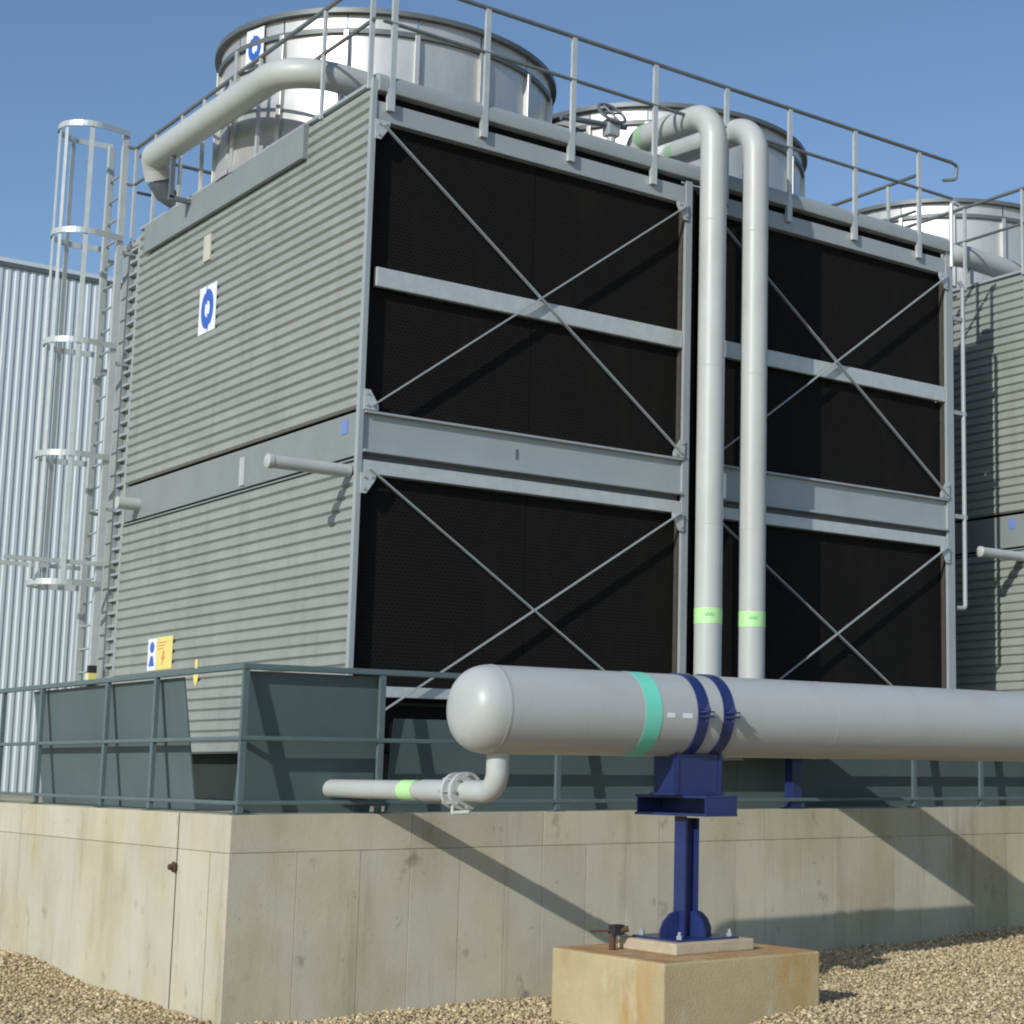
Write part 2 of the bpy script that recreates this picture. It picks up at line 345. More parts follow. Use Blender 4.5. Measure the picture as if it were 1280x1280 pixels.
box('roof_trim', 'wallsheet', bld, -0.05, 18.95, -0.035, 0.0, 9.226, 9.29)
box('roof', 'wallsheet', bld, -0.05, 18.95, 0.001, 9.05, 9.165, 9.30)

# ------------------------------------------------------------------ cooling tower (first one at x = 0)
TW, TD, TZ = 7.896, 6.75, 6.85
TX2 = 9.36
DY = 6.02
tower = thing('cooling_tower', 'near grey cooling tower with two black louvred bays and ribbed left side', 'cooling tower', (0, 0, 0), 'twin cooling towers on the concrete basin')
T = tower
# dark core
box('core', 'dark', T, 0.16, TW-0.05, 0.20, TD-0.05, 0.50, 6.70)
box('basin_wall', 'basin', T, 0.22, TW-0.2, 0.55, TD-0.3, -0.004, 0.49)
box('fan_deck', 'deck', T, 0.02, TW-0.02, 0.16, TD, 6.712, 6.80)
# cladding boards, left and right side and back (profile extruded along Y)
PIT = 0.112
def board(y0, y1):
    bm = B(); pr = [(0.035, 0.0), (0.012, 0.0), (-0.016, 0.022), (-0.016, 0.086), (0.012, 0.108), (0.012, 0.111), (0.035, 0.111)]
    a = [bm.verts.new((x, y0, z)) for x, z in pr]; b = [bm.verts.new((x, y1, z)) for x, z in pr]
    n = len(pr)
    for i in range(n): bm.faces.new((a[i], b[i], b[(i+1) % n], a[(i+1) % n]))
    bm.faces.new(a[::-1]); bm.faces.new(b)
    return bm
b_long = obj('cladding_board', board(0.032, DY), 'clad', T); b_long.location.z = 0.49
n_lo = 24
for k in range(1, n_lo): inst('cladding_board', b_long, T, (0, 0, 0.49+k*PIT))
n_up = 28
zu = 3.688
for k in range(n_up): inst('cladding_board', b_long, T, (0, 0, zu+k*PIT))
# the recessed plain end bay beside the ladder
box('end_panel', 'clad', T, 0.055, 0.11, DY+0.004, TD, 0.49, 6.80)
for (ya, yb) in ((DY+0.002, DY+0.07), (DY+0.34, DY+0.39)):
    box('end_post', 'galv', T, -0.005, 0.052, ya, yb, 0.40, 6.80, bev=0.006)
bm = B(); bx(bm, -0.004, 0.052, 0, 0.262, 0, 0.03); ep = obj('end_rung', bm, 'galv', T); ep.location = (0, DY+0.074, 0.6)
for k in range(1, 40): inst('end_rung', ep, T, (0, DY+0.074, 0.6+0.155*k))
# far right side wall and back wall (plain ribbed boards not in view but built)
box('side_panel', 'clad', T, TW-0.045, TW-0.002, 0.12, TD, 0.49, 6.80)
box('back_panel', 'clad', T, 0.12, TW-0.05, TD-0.045, TD-0.001, 0.49, 6.80)
# middle channel on the ribbed side
box('side_channel', 'casing', T, 0.006, 0.04, 0.032, DY, 3.235, 3.652, bev=0.004)
box('side_channel_flange', 'casing', T, -0.012, 0.04, 0.032, DY, 3.19, 3.205)
box('seam_plate', 'galv_light', T, -0.012, 0.004, 2.55, 2.67, 3.26, 3.56)
# small overflow stub at the far end of the channel
bm = B(); tube(bm, [(0.02, DY-0.45, 3.40), (-0.25, DY-0.45, 3.40)], 0.075, 14); obj('overflow_stub', bm, 'pipe', T)
# fascia at the top of the ribbed side
box('fascia', 'casing', T, -0.075, -0.03, 1.40, DY-0.3, 6.47, 6.81, bev=0.005)
box('fascia_return', 'casing', T, -0.0735, 0.0, 1.36, 1.397, 6.465, 6.83, bev=0.004)
box('top_trim', 'galv', T, -0.03, 0.05, 0.032, DY, 6.838, 6.875, bev=0.006)
# corner posts (angle sections) and bay posts
def post(x0, x1, y0, y1, z0, z1, m='galv', nm='corner_post'): return box(nm, m, T, x0, x1, y0, y1, z0, z1, bev=0.005)
post(-0.022, 0.032, -0.03, 0.03, 0.42, 6.90)
post(3.755, 3.845, -0.03, 0.012, 0.42, 6.76, nm='bay_post')
post(3.975, 4.06, -0.03, 0.012, 0.42, 6.76, nm='bay_post')
post(TW-0.075, TW+0.05, -0.03, 0.012, 0.42, 6.84)
bays = [(0.036, 3.75), (4.065, TW-0.08)]
box('cell_gap', 'dark', T, 3.85, 3.96, 0.05, 0.12, 0.45, 6.7)
# horizontal members per bay
for (xa, xb) in bays:
    box('top_beam', 'galv', T, xa, xb, -0.015, 0.14, 6.497, 6.69, bev=0.006)
    box('top_recess', 'dark', T, xa, xb, 0.06, 0.14, 6.692, 6.79)  # near-black colour stands in for the shade inside the open gap
    box('middle_rail', 'galv_light', T, xa+0.07, xb, -0.012, 0.05, 4.87, 5.06, bev=0.012)
    # mid beam: flange, web, dark slot, lower angle
    box('beam_flange', 'galv', T, xa, xb, -0.05, 0.14, 3.632, 3.656, bev=0.004)
    box('beam_web', 'galv', T, xa, xb, 0.004, 0.14, 3.29, 3.63)
    box('beam_flange', 'galv', T, xa, xb, -0.052, 0.14, 3.262, 3.288, bev=0.004)
    box('beam_slot', 'trim', T, xa, xb, 0.05, 0.14, 3.195, 3.26)
    box('lower_angle', 'galv_light', T, xa, xb, -0.02, 0.14, 3.065, 3.192, bev=0.005)
    box('sill_bar', 'galv_light', T, xa, xb, 0.0, 0.06, 1.00, 1.10, bev=0.008)
    # black louvre panels, two per tier
    xm = (xa+xb)/2
    for (za, zb) in ((5.064, 6.494), (3.66, 4.866), (1.104, 3.062)):
        for (pa, pb) in ((xa, xm-0.002), (xm+0.002, xb)):
            box('louver_panel', 'louver', T, pa+0.002, pb-0.002, 0.075, 0.14, za, zb, bev=0.004)
    for (za, zb) in ((5.064, 6.494), (3.66, 4.866), (1.104, 3.062)):
        box('louver_edge', 'louver_edge', T, xb-0.012, xb+0.03, 0.014, 0.074, za, zb)
    # bracing rods with gusset plates
    def brace(p, q):
        bm = B(); bar(bm, (p[0], -0.065, p[1]), (q[0], -0.065, q[1]), 0.012, 0.036, (0, 1, 0)); 
        return obj('brace', bm, 'galv', T)
    def gus(x, z, sx, sz):
        bm = B(); pr = [(0, 0), (sx*0.15, 0), (sx*0.15, sz*0.05), (sx*0.06, sz*0.19), (0, sz*0.19)]
        a = [bm.verts.new((x+u, -0.052, z+w)) for u, w in pr]; b = [bm.verts.new((x+u, -0.036, z+w)) for u, w in pr]
        bm.faces.new(a); bm.faces.new(b[::-1])
        for i in range(5): bm.faces.new((a[i], b[i], b[(i+1) % 5], a[(i+1) % 5]))
        g = obj('gusset', bm, 'galv_light', T)
        for u, w in ((0.035, 0.04), (0.035, 0.15), (0.11, 0.03)):
            bm = B(); tube(bm, [(x+sx*u, -0.0525, z+sz*w), (x+sx*u, -0.066, z+sz*w)], 0.013, 6); obj('bolt', bm, 'galv', g)
        return g
    l, r = xa+0.06, xb-0.03
    brace((l, 6.44), (r, 3.70)); brace((r, 6.44), (l, 3.70))
    brace((l, 3.10), (r, 0.72)); brace((r, 3.06), (l, 0.72))
    for (sx, x) in ((1, xa-0.02), (-1, xb+0.02)):
        gus(x, 6.49, sx, -1); gus(x, 3.662, sx, 1); gus(x, 3.06, sx, -1)
# rounded roof edge trim along the front
bm = B(); pr = [(0.10, 6.785), (-0.058, 6.785), (-0.064, 6.80)]+[(-0.064+0.075*(1-math.cos(a)), 6.885+0.085*math.sin(a)) for a in np.linspace(0.0, PI/2, 7)]+[(0.10, 6.97)]
a_ = [bm.verts.new((0.034, y, z)) for y, z in pr]; b_ = [bm.verts.new((TW-0.03, y, z)) for y, z in pr]; n = len(pr)
bm.faces.new(a_); bm.faces.new(b_[::-1])
for i in range(n):
    f_ = bm.faces.new((a_[i], a_[(i+1) % n], b_[(i+1) % n], b_[i])); f_.smooth = 2 <= i <= 8
obj('roof_edge', bm, 'galv', T)
# small square cut in the web of the first bay
box('web_mark', 'trim', T, 1.70, 1.73, -0.002, 0.01, 3.40, 3.50)
# overflow spout from the corner (points along -X)
bm = B(); tube(bm, [(-0.03, 0.10, 3.085), (-0.83, 0.10, 3.085)], 0.062, 16)
lathe(bm, [(0.0, -0.845), (0.055, -0.842), (0.068, -0.833), (0.068, -0.79), (0.061, -0.788)], 16, axis='x', org=(0, 0.10, 3.085)); obj('overflow_spout', bm, 'pipe', T)
# sticker and rating plate
box('sticker', 'sky_blue', T, 0.0, 0.0055, 0.24, 0.36, 3.47, 3.60)
box('rating_plate', 'label', T, -0.035, -0.017, 3.74, 3.93, 5.96, 6.26)

tower2 = copy_tree(tower); tower2.location.x = TX2
tower2['label'] = 'farther grey cooling tower cut by the right edge of the picture'

# ------------------------------------------------------------------ fan stacks (inner cylinders on the deck)
def fan_stack(cx, label):
    t = thing('fan_stack', label, 'fan stack', (cx, 3.36, 6.80), 'fan stacks on the tower decks')
    H = 1.66
    bm = B(); prof = [(1.965, 0.0), (1.965, 0.05), (1.93, 0.09), (1.90, 0.35), (1.885, 0.8), (1.885, 1.2), (1.905, H-0.05)]
    dlt = 2*PI/16
    lathe(bm, prof, 5, 0.004, dlt-0.004)
    lathe(bm, [(r-0.03, z) for r, z in prof], 5, 0.004, dlt-0.004)
    seg = obj('stack_segment', bm, 'stack', t, auto=50); a0 = math.radians(-86)
    seg.rotation_euler.z = a0
    for k in range(1, 16): inst('stack_segment', seg, t, (0, 0, 0), a0+k*dlt)
    bm = B(); bx(bm, 1.86, 1.945, -0.028, 0.028, 0.06, H-0.24, bev=0.006)
    rb = obj('stack_rib', bm, 'stack', t); rb.rotation_euler.z = a0
    for k in range(1, 16): inst('stack_rib', rb, t, (0, 0, 0), a0+k*dlt)
    bm = B(); lathe(bm, [(1.86, H-0.055), (1.975, H-0.055), (1.975, H), (1.86, H), (1.86, H-0.055)], 96); obj('stack_rim', bm, 'stack_ring', t)
    bm = B(); lathe(bm, [(1.88, H-0.27), (1.935, H-0.27), (1.935, H-0.215), (1.88, H-0.215), (1.88, H-0.27)], 96); obj('stiffener_ring', bm, 'stack_ring', t)
    # fan inside
    bm = B(); lathe(bm, [(0, 0.75), (0.28, 0.75), (0.28, 0.45), (0, 0.45)], 24); obj('fan_hub', bm, 'stack_ring', t)
    bm = B(); bar(bm, (0.25, 0, 0.6), (1.8, 0, 0.6), 0.35, 0.03, (0, 0.35, 1)); bl = obj('fan_blade', bm, 'stack_ring', t)
    for k in range(1, 6): inst('fan_blade', bl, t, (0, 0, 0), k*PI/3)
    return t
fan_stack(1.87, 'big pale fan stack on the near tower with a blue sign on it')
fan_stack(5.87, 'pale fan stack on the near tower behind the two bent riser pipes')
fan_stack(1.894+TX2, 'pale fan stack on the far right tower behind its railing')

# ------------------------------------------------------------------ guard railing on a tower
def railing(ox, label):
    t = thing('guard_railing', label, 'railing', (ox, 0, 6.6), 'railings round the tower roofs')
    zt, zm = 7.965-6.6, 7.49-6.6
    yf, xl, xr, yb = -0.05, -0.03, TW+0.03, 6.55
    bm = B(); bar(bm, (0, 0, 0.0), (0, 0, zt), 0.055, 0.035, (0, 1, 0)); bx(bm, -0.045, 0.03, -0.016, 0.03, 0.0, 0.22)
    p0 = obj('post', bm, 'galv_light', t); first = True
    pts = [(x, yf, 0) for x in (0.17, 1.20, 2.24, 3.30, 4.29, 5.23, 6.26, 7.34)] + [(xl, y, PI/2) for y in (1.06, 2.62, 3.4, 4.15, 4.80, 5.62, 6.28)] + \
          [(xr, y, PI/2) for y in (1.1, 2.2, 3.3, 4.4, 5.5)] + [(x, yb, 0) for x in (0.9, 2.0, 3.1, 4.2, 5.3, 6.4, 7.5)]
    for x, y, a in pts:
        if first: p0.location = (x, y, 0); first = False
        else: inst('post', p0, t, (x, y, 0.0 if y == yf else 0.2), a) if y == yf else inst('post_short', ps, t, (x, y, 0.2), a)
        if first is False and 'ps' not in locals():
            bm = B(); bar(bm, (0, 0, 0.0), (0, 0, zt-0.2), 0.045, 0.03, (0, 1, 0)); ps = obj('post_short', bm, 'galv_light', t); ps.location = (xl, 0.02, 0.2)
    for nm, z, r in (('top_rail', zt, 0.024), ('mid_rail', zm, 0.02)):
        bm = B(); tube(bm, [(0.05, yf, z), (xr+0.0, yf, z)], r, 10); obj(nm, bm, 'rail', t)
        bm = B(); tube(bm, [(xl, -0.02, z), (xl, 5.66, z)], r, 10); obj(nm, bm, 'rail', t)
        bm = B(); tube(bm, [(xr, 0.6, z), (xr, yb, z)], r, 10); obj(nm, bm, 'rail', t)
        bm = B(); tube(bm, [(0.1, yb, z), (xr, yb, z)], r, 10); obj(nm, bm, 'rail', t)
        bm = B(); tube(bm, bend([(xl, 5.66, z), (xl, 6.30, z), (-0.13, 6.33, z)], 0.02), r, 10); obj(nm, bm, 'rail', t)
    bm = B(); tube(bm, bend([(xr-0.02, yf, 0.0), (xr-0.02, yf, 0.86), (xr+0.12, yf, 0.83)], 0.06), 0.026, 10); obj('end_post', bm, 'galv_light', t)
    # curved hand grip at the front right end
    bm = B(); tube(bm, bend([(xr-0.02, yf, zt), (xr+0.10, yf, zt-0.02), (xr+0.09, yf+0.02, zt-0.20), (xr-0.06, yf+0.1, zt-0.22)], 0.05), 0.022, 10); obj('end_loop', bm, 'rail', t)
    return t
railing(0, 'thin galvanised guard railing round the roof of the near tower')
railing(TX2, 'galvanised guard railing on the far right tower')

# ------------------------------------------------------------------ big pipe on the left roof edge
def roof_pipe(ox, label):
    t = thing('roof_pipe', label, 'pipe', (ox, 0, 7.3), 'feed pipes on the roof edges')
    bm = B(); tube(bm, bend([(-0.20, 5.0, -0.13), (-0.25, 4.97, 0.0), (-0.30, 4.90, 0.10), (-0.30, 1.22, 0.06), (1.95, 1.22, 0.0), (2.3, 1.22, -0.6)], [0, 0.1, 0.12, 0.55, 0.25, 0], 12), 0.152, 24)
    obj('pipe_run', bm, 'pipe', t)
    bm = B(); tube(bm, [(-0.20, 5.0, -0.125), (-0.10, 5.01, -0.28), (0.10, 5.02, -0.42), (0.13, 5.02, -0.62)], [0.14, 0.12, 0.07, 0.06], 14); obj('shaded_drop', bm, 'trim', t)  # lower drop of the pipe, its shade put into the dark trim colour
    bm = B(); bar(bm, (-0.30, 4.3, -0.55), (-0.30, 4.3, -0.06), 0.05, 0.05); bar(bm, (0.1, 4.3, -0.55), (-0.33, 4.3, -0.55), 0.05, 0.05); obj('pipe_bracket', bm, 'trim', t)
    bm = B(); bar(bm, (0.25, 1.22, -0.5), (0.25, 1.22, -0.1), 0.06, 0.06); obj('pipe_bracket', bm, 'galv', t)
    return t
roof_pipe(0, 'thick grey pipe bending round the upper left roof edge of the near tower')
roof_pipe(TX2, 'grey pipe lying on the roof edge of the far right tower')

# ------------------------------------------------------------------ caged ladder
def ladder(ox, label):
    t = thing('caged_ladder', label, 'ladder', (ox, 6.6, 0.0), 'caged ladders on the tower ends')
    for y, nm in ((-0.26, 'stile'), (0.24, 'stile')):
        bm = B(); bx(bm, -0.19, -0.11, y-0.03, y+0.03, 0.02, 8.15 if y < 0 else 8.10, bev=0.006); obj(nm, bm, 'galv_light', t)
    bm = B(); tube(bm, [(-0.15, -0.23, 0), (-0.15, 0.21, 0)], 0.014, 8); rg = obj('rung', bm, 'galv', t); rg.location.z = 0.35
    for k in range(1, 27): inst('rung', rg, t, (0, 0, 0.35+0.28*k))
    cx, cy, R = -0.50, 0.0, 0.365
    def hoop():
        bm = B(); pts = [(-0.12, -0.30)]+[(cx-R*math.sin(a), cy-R*math.cos(a)) for a in np.linspace(-0.05, PI+0.05, 22)]+[(-0.12, 0.30)]
        for (x0, y0), (x1, y1) in zip(pts, pts[1:]):
            q = [bm.verts.new(p) for p in ((x0, y0, -0.035), (x1, y1, -0.035), (x1, y1, 0.035), (x0, y0, 0.035))]; f = bm.faces.new(q); f.smooth = True
            d = Vector((x1-x0, y1-y0)).normalized(); nrm = (-d.y*0.008, d.x*0.008)
            q = [bm.verts.new(p) for p in ((x0+nrm[0], y0+nrm[1], -0.035), (x1+nrm[0], y1+nrm[1], -0.035), (x1+nrm[0], y1+nrm[1], 0.035), (x0+nrm[0], y0+nrm[1], 0.035))]; f = bm.faces.new(q[::-1]); f.smooth = True
        return bm
    h0 = obj('hoop', hoop(), 'galv_light', t); h0.location.z = 8.13
    for z in (6.78, 5.42, 4.04, 2.50): inst('hoop', h0, t, (0, 0, z))
    for a in (0.25, PI/2-0.42, PI/2+0.42, PI-0.25, PI/2):
        x, y = cx-(R-0.012)*math.sin(a), cy-(R-0.012)*math.cos(a)
        bm = B(); bar(bm, (x, y, 2.45), (x, y, 8.16), 0.055, 0.008, (math.sin(a), math.cos(a), 0)); obj('cage_bar', bm, 'galv_light', t)
    for yy in (-0.33, 0.29):
        bm = B(); bx(bm, -1.25, -0.10, yy, yy+0.04, 2.72, 2.77); obj('cage_bracket', bm, 'galv_light', t)
    # hazard band at the foot
    for k in range(6):
        bm = B(); bx(bm, -0.197, -0.105, -0.296, -0.224, 1.0+0.09*k, 1.088+0.09*k); obj('hazard_band', bm, 'yellow' if k % 2 == 0 else 'rubber', t)
    bm = B(); tube(bm, [(-0.19, -0.26, 0.02), (-0.19, -0.26, 0.06)], 0.06, 10); obj('foot_plate', bm, 'galv', t)
    for z in (1.3, 3.4, 5.2, 6.6):
        for yy in (-0.28, 0.22):
            bm = B(); bx(bm, -0.12, 0.06, yy, yy+0.04, z, z+0.04); obj('wall_bracket', bm, 'galv', t)
    return t
ladder(0, 'tall caged access ladder at the left end of the near tower')
ladder(TX2, 'caged ladder glimpsed in the gap between the two towers')

# ------------------------------------------------------------------ signs
def arrow_sign(name, label, loc, rz, w, h):
    t = thing(name, label, 'sign', loc); t.rotation_euler.z = rz          # faces local -Y
    box('plate', 'white', t, -w/2, w/2, 0, 0.006, 0, h, bev=0.002)
    for s in (1, -1):
        bm = B(); n = 12; ra, rb = w*0.15, w*0.36; a = []; b = []
        for k in range(n+1):
            an = math.radians(-60 + 155*k/n) + (0 if s > 0 else PI)
            a.append(bm.verts.new((ra*math.cos(an), -0.0025, h*0.5+ra*1.35*math.sin(an)))); b.append(bm.verts.new((rb*math.cos(an), -0.0025, h*0.5+rb*1.35*math.sin(an))))
        for k in range(n): bm.faces.new((a[k], a[k+1], b[k+1], b[k]))
        r = bmesh.ops.extrude_face_region(bm, geom=list(bm.faces)); bmesh.ops.translate(bm, verts=[g for g in r['geom'] if isinstance(g, bmesh.types.BMVert)], vec=(0, 0.002, 0))
        obj('arrow_arc', bm, 'sign_blue', t)
        an = math.radians(100)+(0 if s > 0 else PI); rm = (ra+rb)/2; c_, s_ = math.cos(an), math.sin(an)
        bm = B(); q = [bm.verts.new((rr_*math.cos(an+da), -0.0026, h*0.5+1.35*rr_*math.sin(an+da))) for rr_, da in ((ra*0.55, -0.05), (rb*1.22, -0.05), (rm, 0.75))]; bm.faces.new(q); obj('arrow_tip', bm, 'sign_blue', t)
    return t
arrow_sign('safety_sign', 'white and blue safety sign on the ribbed side of the near tower', (-0.024, 3.75, 5.12), -PI/2, 0.47, 0.54)
sg = math.radians(-166)
arrow_sign('safety_sign', 'small white and blue sign fixed on the near fan stack above the roof pipe', (1.894+1.95*math.cos(sg), 3.36+1.95*math.sin(sg), 7.93), sg+PI/2, 0.30, 0.46)
t = thing('warning_sign', 'yellow and white warning sign low on the ribbed side near the ladder', 'sign', (-0.024, 4.56, 1.42)); t.rotation_euler.z = -PI/2
box('white_plate', 'white', t, -0.36, -0.11, 0, 0.006, 0, 0.36, bev=0.002)
box('yellow_plate', 'yellow', t, -0.109, 0.36, 0, 0.0055, 0.0, 0.365, bev=0.002)
bm = B(); lathe(bm, [(0, -0.003), (0.062, -0.003), (0.062, -0.0005)], 20, axis='y', org=(-0.23, 0, 0.26)); obj('blue_roundel', bm, 'sign_blue', t)
bm = B(); q = [bm.verts.new(p) for p in ((-0.31, -0.003, 0.05), (-0.15, -0.003, 0.05), (-0.20, -0.003, 0.165), (-0.26, -0.003, 0.165))]; bm.faces.new(q); bx(bm, -0.26, -0.20, -0.0028, -0.0006, 0.12, 0.15); obj('blue_figure', bm, 'sign_blue', t)
bm = B(); q = [bm.verts.new((x, -0.003, z)) for x, z in ((0.10, 0.21), (0.15, 0.21), (0.115, 0.145), (0.16, 0.145), (0.07, 0.04), (0.095, 0.115), (0.05, 0.115))]; bm.faces.new(q); obj('bolt_mark', bm, 'orange', t)
bm = B()
for k in range(3): bx(bm, -0.07, 0.20-0.05*k, -0.003, -0.0008, 0.30-0.035*k, 0.312-0.035*k)
obj('text_line', bm, 'orange', t)
t = thing('arrow_marker', 'small yellow arrow marker on the ribbed side near the panel edge', 'marker', (-0.024, 3.5, 1.19)); t.rotation_euler.z = -PI/2
bm = B(); bx(bm, -0.035, 0.035, 0, 0.004, 0.20, 0.30); obj('arrow_tail', bm, 'yellow', t)
bm = B(); a = [bm.verts.new((x, 0, z)) for x, z in ((-0.08, 0.16), (0.08, 0.16), (0.05, 0.07), (0, 0), (-0.05, 0.07))]; bm.faces.new(a)
r = bmesh.ops.extrude_face_region(bm, geom=list(bm.faces)); bmesh.ops.translate(bm, verts=[g for g in r['geom'] if isinstance(g, bmesh.types.BMVert)], vec=(0, 0.004, 0)); obj('arrow_head', bm, 'yellow', t)

# ------------------------------------------------------------------ two riser pipes and their legs to the header
HY, HZ, HR = -4.2, 0.75, 0.305
def riser(x, xh, yt, label):
    ry, r, ZR = -0.40, 0.145, 7.45
    t = thing('riser_pipe', label, 'pipe', (x, ry, 0.75), 'riser pipes in front of the louvres')
    L = lambda X_, Y_, Z_: (X_-x, Y_-ry, Z_-0.75)
    bm = B(); tube(bm, bend([L(x, ry, 1.0), L(x, ry, ZR), L(x, yt, ZR+0.09), L(x, yt+0.16, 6.78)], [0, 0.36, 0.16, 0], 12), r, 28); obj('vertical_run', bm, 'pipe', t)
    bm = B(); tube(bm, bend([L(x, ry, 1.0), L(x, ry, 0.75), L(xh, ry-1.0, 0.75), L(xh, HY+0.28, 0.75)], [0, 0.2, 0.3, 0], 8), r, 24); obj('foot_run', bm, 'pipe', t)
    bm = B(); lathe(bm, [(r, 0), (r+0.035, 0), (r+0.035, 0.05), (r, 0.05)], 24, org=L(x, ry, 1.0)); obj('flange', bm, 'pipe', t)
    bm = B(); lathe(bm, [(r+0.001, 0), (r+0.003, 0), (r+0.003, 0.165), (r+0.001, 0.165)], 28, org=L(x, ry, 1.86)); tp = obj('lime_tape', bm, 'lime', t)
    bm = B()
    for k in range(5):
        a = -2.45+0.14*k; lathe(bm, [(r+0.0034, 0), (r+0.0042, 0.0), (r+0.0042, 0.03+0.01*(k % 2)), (r+0.0034, 0.03)], 2, a, a+0.09, org=L(x, ry, 1.935))
    obj('tape_print', bm, 'lime_mark', tp)
    bm = B(); lathe(bm, [(r+0.001, yt-0.22-ry), (r+0.003, yt-0.22-ry), (r+0.003, yt-0.08-ry), (r+0.001, yt-0.08-ry)], 28, axis='y', org=(0, 0, ZR+0.075-0.75)); obj('lime_tape', bm, 'pale_green', t)
    for zz in (2.9, 4.6, 6.2):
        bm = B(); lathe(bm, [(r, 0), (r+0.002, 0.006), (r, 0.012)], 28, org=L(x, ry, zz)); obj('weld_seam', bm, 'pipe', t)
    return t
riser(3.84, 2.80, 1.0, 'left of the two tall grey risers, standing nearer the bay post')
riser(4.43, 3.28, 1.2, 'right of the two tall grey risers in front of the louvres')

# handwheel valve on the deck beside the risers
vv = thing('handwheel_valve', 'dark handwheel valve in front of the middle fan stack left of the risers', 'valve', (3.42, 0.95, 6.81))
bm = B(); tube(bm, [(0, 0, 0), (0, 0, 0.86)], 0.05, 12); obj('valve_stem', bm, 'pipe', vv)
bm = B(); tube(bm, [(-0.68, 0, 0.70), (0.20, 0, 0.80)], 0.032, 10); obj('valve_line', bm, 'trim', vv)
bm = B(); ring = [(0.17*math.cos(a), 0.10*math.sin(a), 0.92+0.13*math.sin(a)) for a in np.linspace(0, 2*PI, 25)]; tube(bm, ring, 0.02, 8, cap=False); obj('handwheel', bm, 'trim', vv)
for k in range(2):
    a = k*PI/2+0.4; bm = B(); tube(bm, [(0.17*math.cos(a), 0.10*math.sin(a), 0.92+0.13*math.sin(a)), (-0.17*math.cos(a), -0.10*math.sin(a), 0.92-0.13*math.sin(a))], 0.014, 6); obj('spoke', bm, 'trim', vv)
bm = B(); bx(bm, -0.08, 0.08, -0.07, 0.07, 0.64, 0.84, bev=0.02); obj('valve_body', bm, 'galv', vv)

# ------------------------------------------------------------------ header pipe
hd = thing('header_pipe', 'large grey header pipe with domed end, mint band and blue clamps', 'pipe', (-0.9, HY, HZ))
ho = Vector((-0.9, HY, HZ)); hx = lambda x: x+0.9
bm = B(); lathe(bm, [(HR, hx(-1.02)), (HR, hx(2.2)), (HR, hx(7.0)), (HR, hx(14.0)), (0, hx(14.0))], 64, axis='x'); obj('pipe_body', bm, 'header', hd)
bm = B(); pr = []
for k in range(13):
    a = k/12*PI/2; pr.append((HR*math.sin(a)**0.62 if k else 0.0, hx(-1.045)-0.235*math.cos(a)))
pr += [(HR+0.002, hx(-1.045)), (HR+0.002, hx(-1.03)), (HR, hx(-1.021))]
lathe(bm, pr, 64, axis='x'); obj('domed_end', bm, 'header', hd, auto=60)
for x in (1.95,):
    bm = B(); lathe(bm, [(HR, hx(x-0.008)), (HR+0.002, hx(x)), (HR, hx(x+0.008))], 64, axis='x'); obj('weld_seam', bm, 'header', hd)
bm = B(); lathe(bm, [(HR+0.001, hx(0.075)), (HR+0.003, hx(0.075)), (HR+0.003, hx(0.22)), (HR+0.001, hx(0.22))], 64, axis='x'); obj('mint_band', bm, 'mint', hd)
for x0, tw in ((0.265, 0.07), (0.405, 0.09)):                                             # small white lettered tags beside the mint band
    bm = B(); lathe(bm, [(HR+0.0012, hx(x0)), (HR+0.0025, hx(x0)), (HR+0.0025, hx(x0+tw)), (HR+0.0012, hx(x0+tw))], 4, PI*1.0-0.02, PI*1.0+0.10, axis='x'); obj('white_tag', bm, 'white', hd)

# ------------------------------------------------------------------ drain with valve
dr = thing('drain_pipe', 'small grey drain pipe with flanged valve under the header end', 'pipe', (-0.95, HY, 0.19)); dr.rotation_euler.z = 0.068
DX = -0.95
bm = B(); tube(bm, bend([(0, 0, HZ-0.19-HR+0.02), (0, 0, 0.0), (0, 0.9, 0.0)], 0.14, 10), 0.078, 20); obj('elbow', bm, 'pipe', dr)
bm = B(); tube(bm, [(0, 0.72, 0.0), (0, 2.32, 0.0)], 0.070, 20); obj('drain_run', bm, 'pipe', dr)
bm = B(); lathe(bm, [(0.078, 0.36), (0.135, 0.36), (0.135, 0.395), (0.078, 0.395)], 24, axis='y'); obj('flange', bm, 'pipe', dr)
bm = B(); lathe(bm, [(0.075, 0.47), (0.13, 0.47), (0.13, 0.505), (0.075, 0.505)], 24, axis='y'); obj('flange', bm, 'pipe', dr)
bm = B(); lathe(bm, [(0.1, 0.396), (0.105, 0.40), (0.105, 0.466), (0.1, 0.469)], 20, axis='y'); obj('valve_body', bm, 'galv', dr)
bm = B()
for k in range(8):
    a = k*PI/4; c, s = 0.115*math.cos(a), 0.115*math.sin(a)
    tube(bm, [(s, 0.335, c), (s, 0.53, c)], 0.012, 6)
obj('bolt', bm, 'galv', dr)
bm = B(); tube(bm, [(-0.04, 0.43, 0.07), (-0.07, 0.43, -0.15)], 0.012, 8); tube(bm, [(-0.07, 0.43, -0.15), (-0.03, 0.27, -0.14)], 0.014, 8); obj('valve_lever', bm, 'galv_light', dr)
bm = B(); bx(bm, -0.06, 0.06, 0.53, 0.60, -0.08, -0.03); obj('valve_clip', bm, 'rust', dr)
bm = B(); lathe(bm, [(0.071, 0.98), (0.0735, 0.98), (0.0735, 1.17), (0.071, 1.17)], 20, axis='y'); obj('lime_tape', bm, 'lime', dr)

# ------------------------------------------------------------------ blue support under the header
SX = 0.69
sp = thing('pipe_support', 'dark blue steel support with saddle and two clamps on the concrete block', 'pipe support', (SX, HY, -0.87))
sz = lambda z: z+0.87
